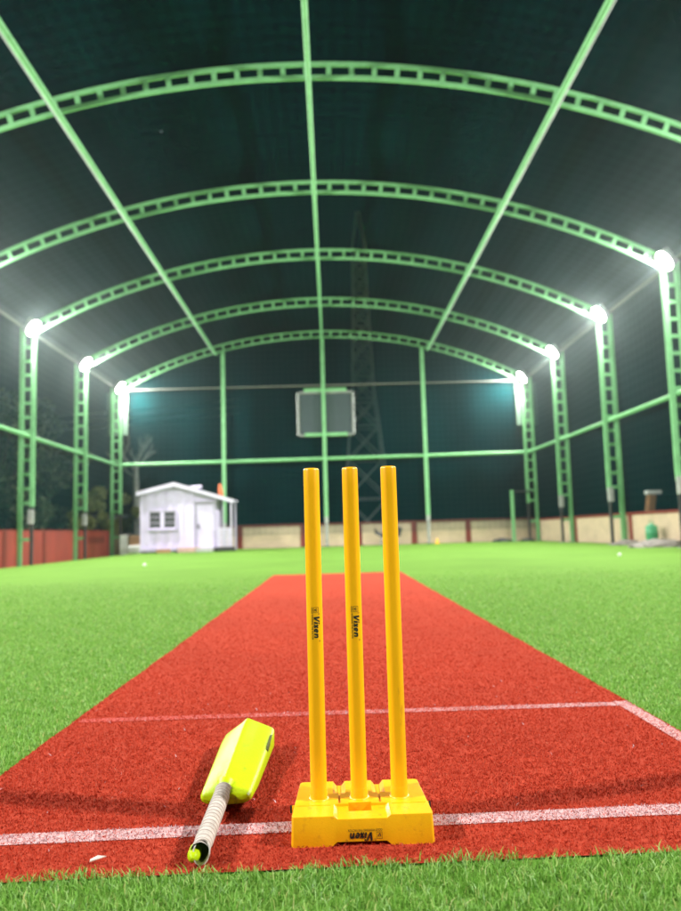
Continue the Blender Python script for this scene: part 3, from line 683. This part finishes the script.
b = MB(); b.prism([(X0, .16), (X1, .16), (X1, rz(X1) - .03), (XM, rz(XM) - .03), (X0, rz(X0) - .03)], 1.2, 1.25); b.build('rear_wall', SHEDW, sh)
MB().box((X0 + .025, .625, (.16 + zl_ - .04) / 2), (.05, 1.14, zl_ - .2)).build('side_wall', SHEDW, sh)
MB().box((X1 - .025, .625, (.16 + rz(X1) - .06) / 2), (.05, 1.14, rz(X1) - .24)).build('side_wall', SHEDW, sh)
b = MB(); b.prism([(DX0, 2.02), (X1, 2.02), (X1, rz(X1) - .02), (DX0, rz(DX0) - .02)], .04, .09); b.build('door_head', SHEDW, sh)
dr = MB().box(((DX0 + X1) / 2, .085, 1.08), (X1 - DX0 - .02, .05, 1.84)).build('door', SHEDW, sh)
for x in (DX0 + .05, X1 - .06): MB().box((x, .05, 1.08), (.03, .03, 1.84)).build('stile', SHEDT, dr)
MB().box((DX0 + .16, .03, 1.05), (.05, .07, .16)).build('handle', DARK, dr)
MB().box(((DX0 + X1) / 2, .0, 2.06), (X1 - DX0 + .1, .08, .07)).build('lintel', SHEDT, sh)
for a0, a1, za_, zb_ in ((X0 - .10, XM, rz(X0) - .024, zm_), (XM, XP + .06, zm_, zp_ - .012)):
    b = MB(); b.prism([(a0, za_), (a1, zb_), (a1, zb_ + .055), (a0, za_ + .055)], -.22, 1.35); rf = b.build('roof', SHEDR, sh)
    b = MB(); b.prism([(a0, za_ - .10), (a1, zb_ - .10), (a1, zb_ + .06), (a0, za_ + .06)], -.26, -.225); b.build('barge_board', SHEDR, rf)
MB().tube([(XM + .55, .6, 2.72), (XM + 1.0, .6, 2.74)], .07, 8).build('roof_vent', SHEDR, sh)
wx0, wx1 = -6.4 + .86 + 6.4 - .86 - .86 + 0, 0
wi = empty('window', ((-7.02) + 6.4, -.062, 1.36)); wi.parent = sh
WW, WH = 1.12, .72
for n_, c, d_ in (('frame', (0, 0, WH / 2), (WW, .07, .07)), ('frame', (0, 0, -WH / 2), (WW, .07, .07)), ('frame', (-WW / 2, 0, 0), (.06, .066, WH - .08)), ('frame', (WW / 2, 0, 0), (.06, .066, WH - .08)), ('mullion', (0, -.005, 0), (.16, .06, WH - .08))):
    MB().box(c, d_).build(n_, SHEDT if n_ == 'frame' and abs(c[2]) > .1 and c[2] > 0 else SHEDW, wi)
MB().box((0, .02, 0), (WW - .04, .02, WH - .06)).build('pane', GLASS, wi)
for z in (-.12, .12): MB().box((0, -.012, z), (WW - .1, .02, .018)).build('glazing_bar', SHEDW, wi)
MB().box((0, -.05, -WH / 2 - .06), (WW + .1, .1, .04)).build('sill', SHEDW, wi)
MB().box(((X0 + XP) / 2, (.5), .10), (XP - X0, 1.5, .08)).build('floor_slab', SHEDT, sh)
b = MB()
for x in np.linspace(X0 + .2, XP - .2, 6):
    b.box((x, .05, .03), (.3, .25, .07)).box((x, 1.1, .03), (.3, .25, .07))
b.build('block_footing', RUBBLE, sh)
for yy in (-.15, 1.15): MB().box((XP - .05, yy, 1.1), (.06, .06, 1.98)).build('porch_post', SHEDR, sh)
b = MB()
for z in np.linspace(.24, .92, 7): b.box(((X1 + XP) / 2, -.12, z), (XP - X1 - .16, .03, .075))
b.box((X1 + .1, -.10, .55), (.05, .04, .86)).box((XP - .16, -.10, .55), (.05, .04, .86)); b.build('porch_railing', SHEDR, sh)
MB().tube([(X1 + .28, .1, .2), (X1 + .28, .1, rz(X1 + .28) - .05)], .035, 8).build('porch_pole', SHEDT, sh)
# things standing round the shed
def put_box(name, c, d, m, label, cat, bev=.01, rz_=0):
    o = MB().box((0, 0, d[2] / 2), d).build(name, m, None, bev); o.location = c; o.rotation_euler = (0, 0, rz_); return tag(o, label, cat)
fl = empty('orange_flag', (-4.56, 31.0, 2.17)); tag(fl, 'orange rolled flag standing on the porch roof of the shed', 'flag')
MB().tube([(0, 0, 0), (-.02, 0, .12), (-.05, 0, .40), (-.07, 0, .62)], [.02, .10, .10, .05], 10).build('cloth', ORANGE, fl)
MB().tube([(.03, 0, -.02), (-.07, 0, .68)], .018, 6).build('stick', BROWN, fl)
LOWB = mat('cardboard', (.38, .22, .12), .8, .15, 4)
put_box('carton', (-6.9, 30.6, 0), (.55, .3, .16), LOWB, 'brown flat carton lying under the shed window', 'carton', .01, .1)
put_box('carton', (-5.85, 30.6, 0), (.9, .3, .2), mat('pink_card', (.55, .36, .32), .8), 'pinkish long carton lying by the shed door', 'carton', .01, -.05)
put_box('step_block', (-5.2, 30.55, 0), (.7, .35, .16), PLASTER, 'grey step block in front of the shed door', 'step')
put_box('rubber_mat', (-4.4, 30.65, 0), (.8, .5, .18), DARK, 'dark bundled mat on the ground by the shed porch', 'mat', .05)
put_box('white_sheet', (-9.55, 34.3, -.2), (.35, .2, 1.0), WHITE, 'white board propped beside the left corner column', 'board', .01, .2)
put_box('white_sack', (-8.95, 34.2, -.1), (.8, .4, .42), WHITE, 'white sack lying beside the left of the shed', 'sack', .12)
put_box('carton', (-8.95, 34.4, .28), (.62, .4, .45), LOWB, 'brown carton on the white sack left of the shed', 'carton', .02)
yb_ = MB().lathe([(.001, 0), (.13, 0), (.17, .36), (.155, .36), (.12, .03), (.001, .03)], (0, 0, 0), 18).build('bucket', YELLOW); yb_.location = (-8.35, 33.6, -.02); tag(yb_, 'yellow bucket beside the left wall of the shed', 'bucket')
MB().tube([(-.17, 0, .36), (-.1, -.06, .46), (.1, -.06, .46), (.17, 0, .36)], .008, 6).build('handle', DARK, yb_)

# ------------------------------------------------------------------ along the far and right walls
ch = empty('folding_chair', (2.58, 34.2, 0)); tag(ch, 'dark folding chair standing by the far wall, half hidden by the right stump', 'chair')
MB().box((0, 0, .42), (.62, .5, .05)).build('seat', DARK, ch, .015)
bk = MB(); bk.add([(-.62, .05, .80), (-.40, .22, .60), (-.1, .25, .5), (-.1, .25, .36), (-.3, .22, .38), (-.6, .1, .52), (-.62, .09, .80), (-.40, .26, .60), (-.1, .29, .5), (-.1, .29, .36), (-.3, .26, .38), (-.6, .14, .52)],
       [(0, 1, 2, 3, 4, 5), (11, 10, 9, 8, 7, 6)] + [(i, (i + 1) % 6, (i + 1) % 6 + 6, i + 6) for i in range(6)]); bk.build('armrest', DARK, ch, .01)
MB().box((.42, .15, .62), (.42, .08, .42), Matrix.Rotation(.3, 3, 'Y')).build('backrest', DARK, ch, .03)
for sx in (-1, 1):
    for a, b_ in (((sx * .3, -.22, .42), (sx * .36, .22, .0)), ((sx * .3, .22, .42), (sx * .38, -.22, .0))): MB().tube([a, b_], .02, 6).build('leg', GREY, ch)
def cone(x, y, label):
    o = empty('marker_cone', (x, y, 0)); tag(o, label, 'cone')
    MB().lathe([(.10, .02), (.08, .04), (.03, .24), (.001, .25)], (0, 0, 0), 16).build('body', YELLOW, o); MB().box((0, 0, .011), (.26, .26, .02)).build('base', YELLOW, o, .005)
cone(4.80, 34.0, 'small yellow marker cone at the foot of the far wall')
def heap(x, y, w, h, label, m=DARK, name='rubble_heap'):
    bm = bmesh.new(); bmesh.ops.create_icosphere(bm, subdivisions=3, radius=1)
    for v in bm.verts:
        k = 1 + random.uniform(-.12, .12) + .15 * math.sin(v.co.x * 7 + x) * math.cos(v.co.y * 5)
        v.co = Vector((v.co.x * w / 2 * k, v.co.y * w * .3 * k, max(-.02, v.co.z * h * k)))
    me = bpy.data.meshes.new(name); bm.to_mesh(me); bm.free(); me.materials.append(m)
    o = link(bpy.data.objects.new(name, me)); o.location = (x, y, 0); return tag(o, label, 'heap')
heap(7.87, 34.2, .9, .16, 'small dark heap by the far wall left of the gate post')
heap(8.95, 34.0, .7, .14, 'small dark heap at the foot of the right corner column')
heap(9.2, 23.2, .9, .16, 'low grey heap at the wall right of the tall right column', RUBBLE)
heap(9.15, 20.5, 1.7, .20, 'long grey rubble heap against the right wall beside the green drum', RUBBLE)
gd = empty('plastic_drum', (9.28, 21.5, 0)); tag(gd, 'green plastic drum on a pale block against the right wall', 'drum')
MB().lathe([(.001, .16), (.15, .16), (.17, .22), (.17, .36), (.18, .38), (.17, .40), (.165, .56), (.12, .60), (.06, .61), (.06, .66), (.001, .66)], (0, 0, 0), 20).build('body', BUCKET, gd)
MB().box((0, 0, .08), (.42, .4, .16)).build('plinth', PLASTER, gd, .01)
MB().tube([(-.06, 0, .66), (-.05, 0, .72), (.05, 0, .72), (.06, 0, .66)], .012, 6).build('handle', BUCKET, gd)
gt = empty('gate_frame', (8.35, 34.1, 0)); tag(gt, 'small green gate post with a dark top bar left of the right corner column', 'gate frame')
MB().box((0, 0, 1.18), (.14, .12, 2.36)).build('post', GREEN, gt); MB().box((.52, 0, 2.28), (.80, .06, .08)).build('top_bar', DARK, gt)
MB().box((.0, 0, .012), (.4, .3, .024)).build('base_plate', GREY, gt)
pw = empty('leaning_post', (10.3, 24.2, -.4)); tag(pw, 'brown leaning post with pale cap beyond the right wall', 'post')
MB().bar((-.12, 0, 0), (.22, 0, 1.98), .34, .2).build('shaft', BROWN, pw, .01); MB().box((.28, 0, 2.06), (.48, .26, .13)).build('cap', WHITE, pw, .02)

# ------------------------------------------------------------------ pylon and trees behind the nets
PYL = mat('weathered_zinc', (.74, .76, .74), .7, .1, .6)
py = empty('lattice_pylon', (2.63, 55, -.42)); tag(py, 'tall grey steel power pylon standing far behind the end net', 'pylon'); py.scale = (.786, .786, .797)
prof = [(0, 2.35), (8.0, 1.66), (14.5, 1.02), (22.8, .70), (28.5, .62), (32.2, .1)]
def hwid(z):
    for (z0, w0), (z1, w1) in zip(prof[:-1], prof[1:]):
        if z <= z1: return w0 + (w1 - w0) * (z - z0) / (z1 - z0)
    return prof[-1][1]
for sx in (-1, 1):
    for sy in (-1, 1):
        b = MB()
        for (z0, w0), (z1, w1) in zip(prof[:-1], prof[1:]): b.bar((sx * w0, sy * w0, z0), (sx * w1, sy * w1, z1), .20)
        b.build('leg', PYL, py)
lv = [0]
while lv[-1] < 28: lv.append(lv[-1] + 1.75 * hwid(lv[-1]) + .2)
for axis in (0, 1):
    for s_ in (-1, 1):
        b = MB()
        for z0, z1 in zip(lv[:-1], lv[1:]):
            w0, w1 = hwid(z0), hwid(z1)
            for q in (-1, 1):
                A_, B_ = (q * w0, s_ * w0), (-q * w1, s_ * w1)
                if axis: A_, B_ = A_[::-1], B_[::-1]
                b.bar((*A_, z0), (*B_, z1), .11)
            A_, B_ = (-w0, s_ * w0), (w0, s_ * w0)
            if axis: A_, B_ = A_[::-1], B_[::-1]
            b.bar((*A_, z0), (*B_, z0), .10)
        b.build('bracing', PYL, py)

def leaves(name, blobs, n, size, m, parent):
    cs = np.array([b[:3] for b in blobs]); rs = np.array([b[3] for b in blobs])
    w = rs ** 2; k = rng.choice(len(blobs), n, p=w / w.sum())
    u = rng.normal(size=(n, 3)); u /= np.linalg.norm(u, axis=1)[:, None]
    r = rs[k] * rng.uniform(.35, 1.08, n) ** .6
    P = cs[k] + u * r[:, None] * np.array([1, 1, .85])
    a = rng.normal(size=(n, 3)); a /= np.linalg.norm(a, axis=1)[:, None]
    b = np.cross(a, rng.normal(size=(n, 3))); b /= np.linalg.norm(b, axis=1)[:, None]
    s = size * rng.uniform(.5, 1.3, n)[:, None]
    V = np.stack([P - a * s, P + b * s * .45, P + a * s, P - b * s * .45], 1)
    me = bpy.data.meshes.new(name); me.vertices.add(n * 4); me.vertices.foreach_set('co', V.ravel())
    me.loops.add(n * 4); me.loops.foreach_set('vertex_index', np.arange(n * 4, dtype=np.int32))
    me.polygons.add(n); me.polygons.foreach_set('loop_start', (np.arange(n) * 4).astype(np.int32))
    me.update(calc_edges=True); me.validate(); me.materials.append(m)
    o = link(bpy.data.objects.new(name, me)); o.parent = parent; return o
def tree(name, x, y, h, spread, nblob, nleaf, label, leafm=LEAF, z0=-.42, size=.16, low=.25, bark=BARK):
    t = empty(name, (x, y, z0)); tag(t, label, 'tree' if 'tree' in name else 'bush', 'greenery beyond the left net')
    blobs = []; tb = MB()
    th = h * .55
    tb.tube([(0, 0, 0), (random.uniform(-.1, .1) * spread, 0, th * .5), (random.uniform(-.2, .2) * spread, 0, th)], [h * .025, h * .018, h * .01], 8)
    for i in range(nblob):
        a = random.uniform(0, 6.28); q = random.uniform(.2, 1); z = h * random.uniform(low, .95)
        env = math.sin(math.pi * min(1, .12 + .88 * (z / h - low * .6) / (1 - low * .6))) ** .6
        c = (math.cos(a) * spread * q * env, math.sin(a) * spread * q * env, z); blobs.append((*c, spread * random.uniform(.2, .36)))
        zz = min(z * .75, th); tb.tube([(0, 0, zz * .7), (c[0] * .5, c[1] * .5, (zz * .7 + z) / 2), c], [h * .009, h * .006, h * .003], 5)
    tb.build('trunk', bark, t); leaves('crown', blobs, nleaf, size, leafm, t)
    return t
TREES = [(-19.5, 33, 7.2, 2.6, 'tall dark tree behind the red wall at the left edge of the view'), (-16.2, 36, 8.6, 2.8, 'dark leafy tree between the two nearer left columns'), (-17.5, 45, 9.6, 2.6, 'dark tree behind the middle left column'),
         (-21.5, 44, 8.2, 3.0, 'dark tree farthest back behind the left net'), (-13.5, 31, 3.4, 1.8, 'low dark bushy tree just beyond the red wall')]
for i, (x, y, h, s_, l) in enumerate(TREES): tree('leafy_tree', x, y, h, s_, 26, 6500, l, low=.12)
tree('pale_bush', -11.6, 36.4, 3.5, 1.2, 16, 4200, 'pale yellow-green bush left of the corner column', LEAF2, low=.42, size=.11)
tree('pale_bush', -9.75, 36.9, 3.5, 1.0, 14, 3600, 'pale yellow-green bush between the corner column and the shed', LEAF2, low=.40, size=.11)
bare = empty('bare_tree', (-9.6, 36.6, -.42)); tag(bare, 'pale leafless trunk with forked branches rising behind the shed', 'tree')
MB().tube([(0, 0, 0), (.03, 0, 2.5), (-.02, 0, 4.6)], [.20, .17, .13], 8).build('trunk', PALEBARK, bare)
def twig(p, dr, ln, r, depth, mb):
    q = p + dr * ln * .5 + Vector((random.uniform(-.1, .1), random.uniform(-.1, .1), random.uniform(0, .12))) * ln; e = q + (dr + Vector((random.uniform(-.3, .3), random.uniform(-.3, .3), .25))).normalized() * ln * .5
    mb.tube([p, q, e], [r, r * .75, r * .5], 5)
    if depth:
        for o_, f in ((q, .6), (e, .7), (e, .55)): twig(o_, (dr + Vector((random.uniform(-.8, .8), random.uniform(-.8, .8), random.uniform(-.1, .7)))).normalized(), ln * f, r * .55, depth - 1, mb)
for dx, dz in ((-.7, 1.0), (.6, 1.1), (-.2, 1.2), (.25, 1.0), (-.9, .6), (.9, .6)):
    mb = MB(); twig(Vector((-.02, 0, 4.3 + random.uniform(-.3, .25))), Vector((dx, random.uniform(-.4, .4), dz)).normalized(), random.uniform(.7, 1.0), .075, 2, mb); mb.build('branch', PALEBARK, bare)
lb = empty('low_building', (-14.5, 47, -.42)); tag(lb, 'low grey plastered building behind the pale bushes', 'building')
MB().box((0, 2, 1.2), (9, 4, 2.4)).build('wall', PLASTER, lb); MB().box((0, 2, 2.47), (9.4, 4.4, .14)).build('roof', GREY, lb)
for x in (-2.5, 0, 2.5): MB().box((x, -.02, 1.4), (1.0, .06, .9)).build('window', GLASS, lb)
for i, (z, l) in enumerate(((9.0, 'highest overhead cable behind the left net'), (8.5, 'middle overhead cable behind the left net'), (8.0, 'lowest overhead cable behind the left net'))):
    o = MB().tube([(-40 + 34 * t, 50, z + .9 - 3.6 * t * (1 - t)) for t in np.linspace(0, 1, 14)], .03, 6).build('overhead_cable', GREY); tag(o, l, 'cable', 'overhead cables')
st_ = MB().lathe([(max(.001, .55 * math.cos(a)), .55 * math.sin(a)) for a in [(-.5 + i / 8) * math.pi for i in range(9)]], (0, 0, 0), 12).build('star', emis('starlight', (.8, .95, 1), .6)); st_.location = (-145, 640, 367); tag(st_, 'single faint star seen through the roof net', 'star')

# ------------------------------------------------------------------ night sky, air, colour
w = bpy.data.worlds.new('World'); scene.world = w; w.use_nodes = True; nt = w.node_tree
bg = nt.nodes['Background']; sky = nt.nodes.new('ShaderNodeTexSky'); sky.sky_type = 'NISHITA'; sky.sun_disc = False
sky.sun_elevation = R(-3); sky.sun_rotation = R(200); nt.links.new(sky.outputs[0], bg.inputs[0]); bg.inputs[1].default_value = .05
HAZE = .0011
if HAZE:
    m, nt, out = nm('night_air'); v = N(nt, 'ShaderNodeVolumePrincipled', i_Density=HAZE, i_Anisotropy=.885); v.inputs['Color'].default_value = (.80, 1.0, .98, 1)
    nt.links.new(v.outputs[0], out.inputs['Volume'])
    o = MB().box((0, 60, 18.6), (260, 200, 40.2)).build('haze', m); tag(o, kind='stuff')
scene.view_settings.view_transform = 'Standard'; scene.view_settings.look = 'None'; scene.view_settings.exposure = .14; scene.view_settings.gamma = 1
scene.view_settings.use_curve_mapping = False
scene.cycles.max_bounces = 6; scene.cycles.diffuse_bounces = 3; scene.cycles.glossy_bounces = 2; scene.cycles.transparent_max_bounces = 12; scene.cycles.volume_bounces = 0
scene.cycles.sample_clamp_indirect = 6; scene.cycles.use_denoising = True
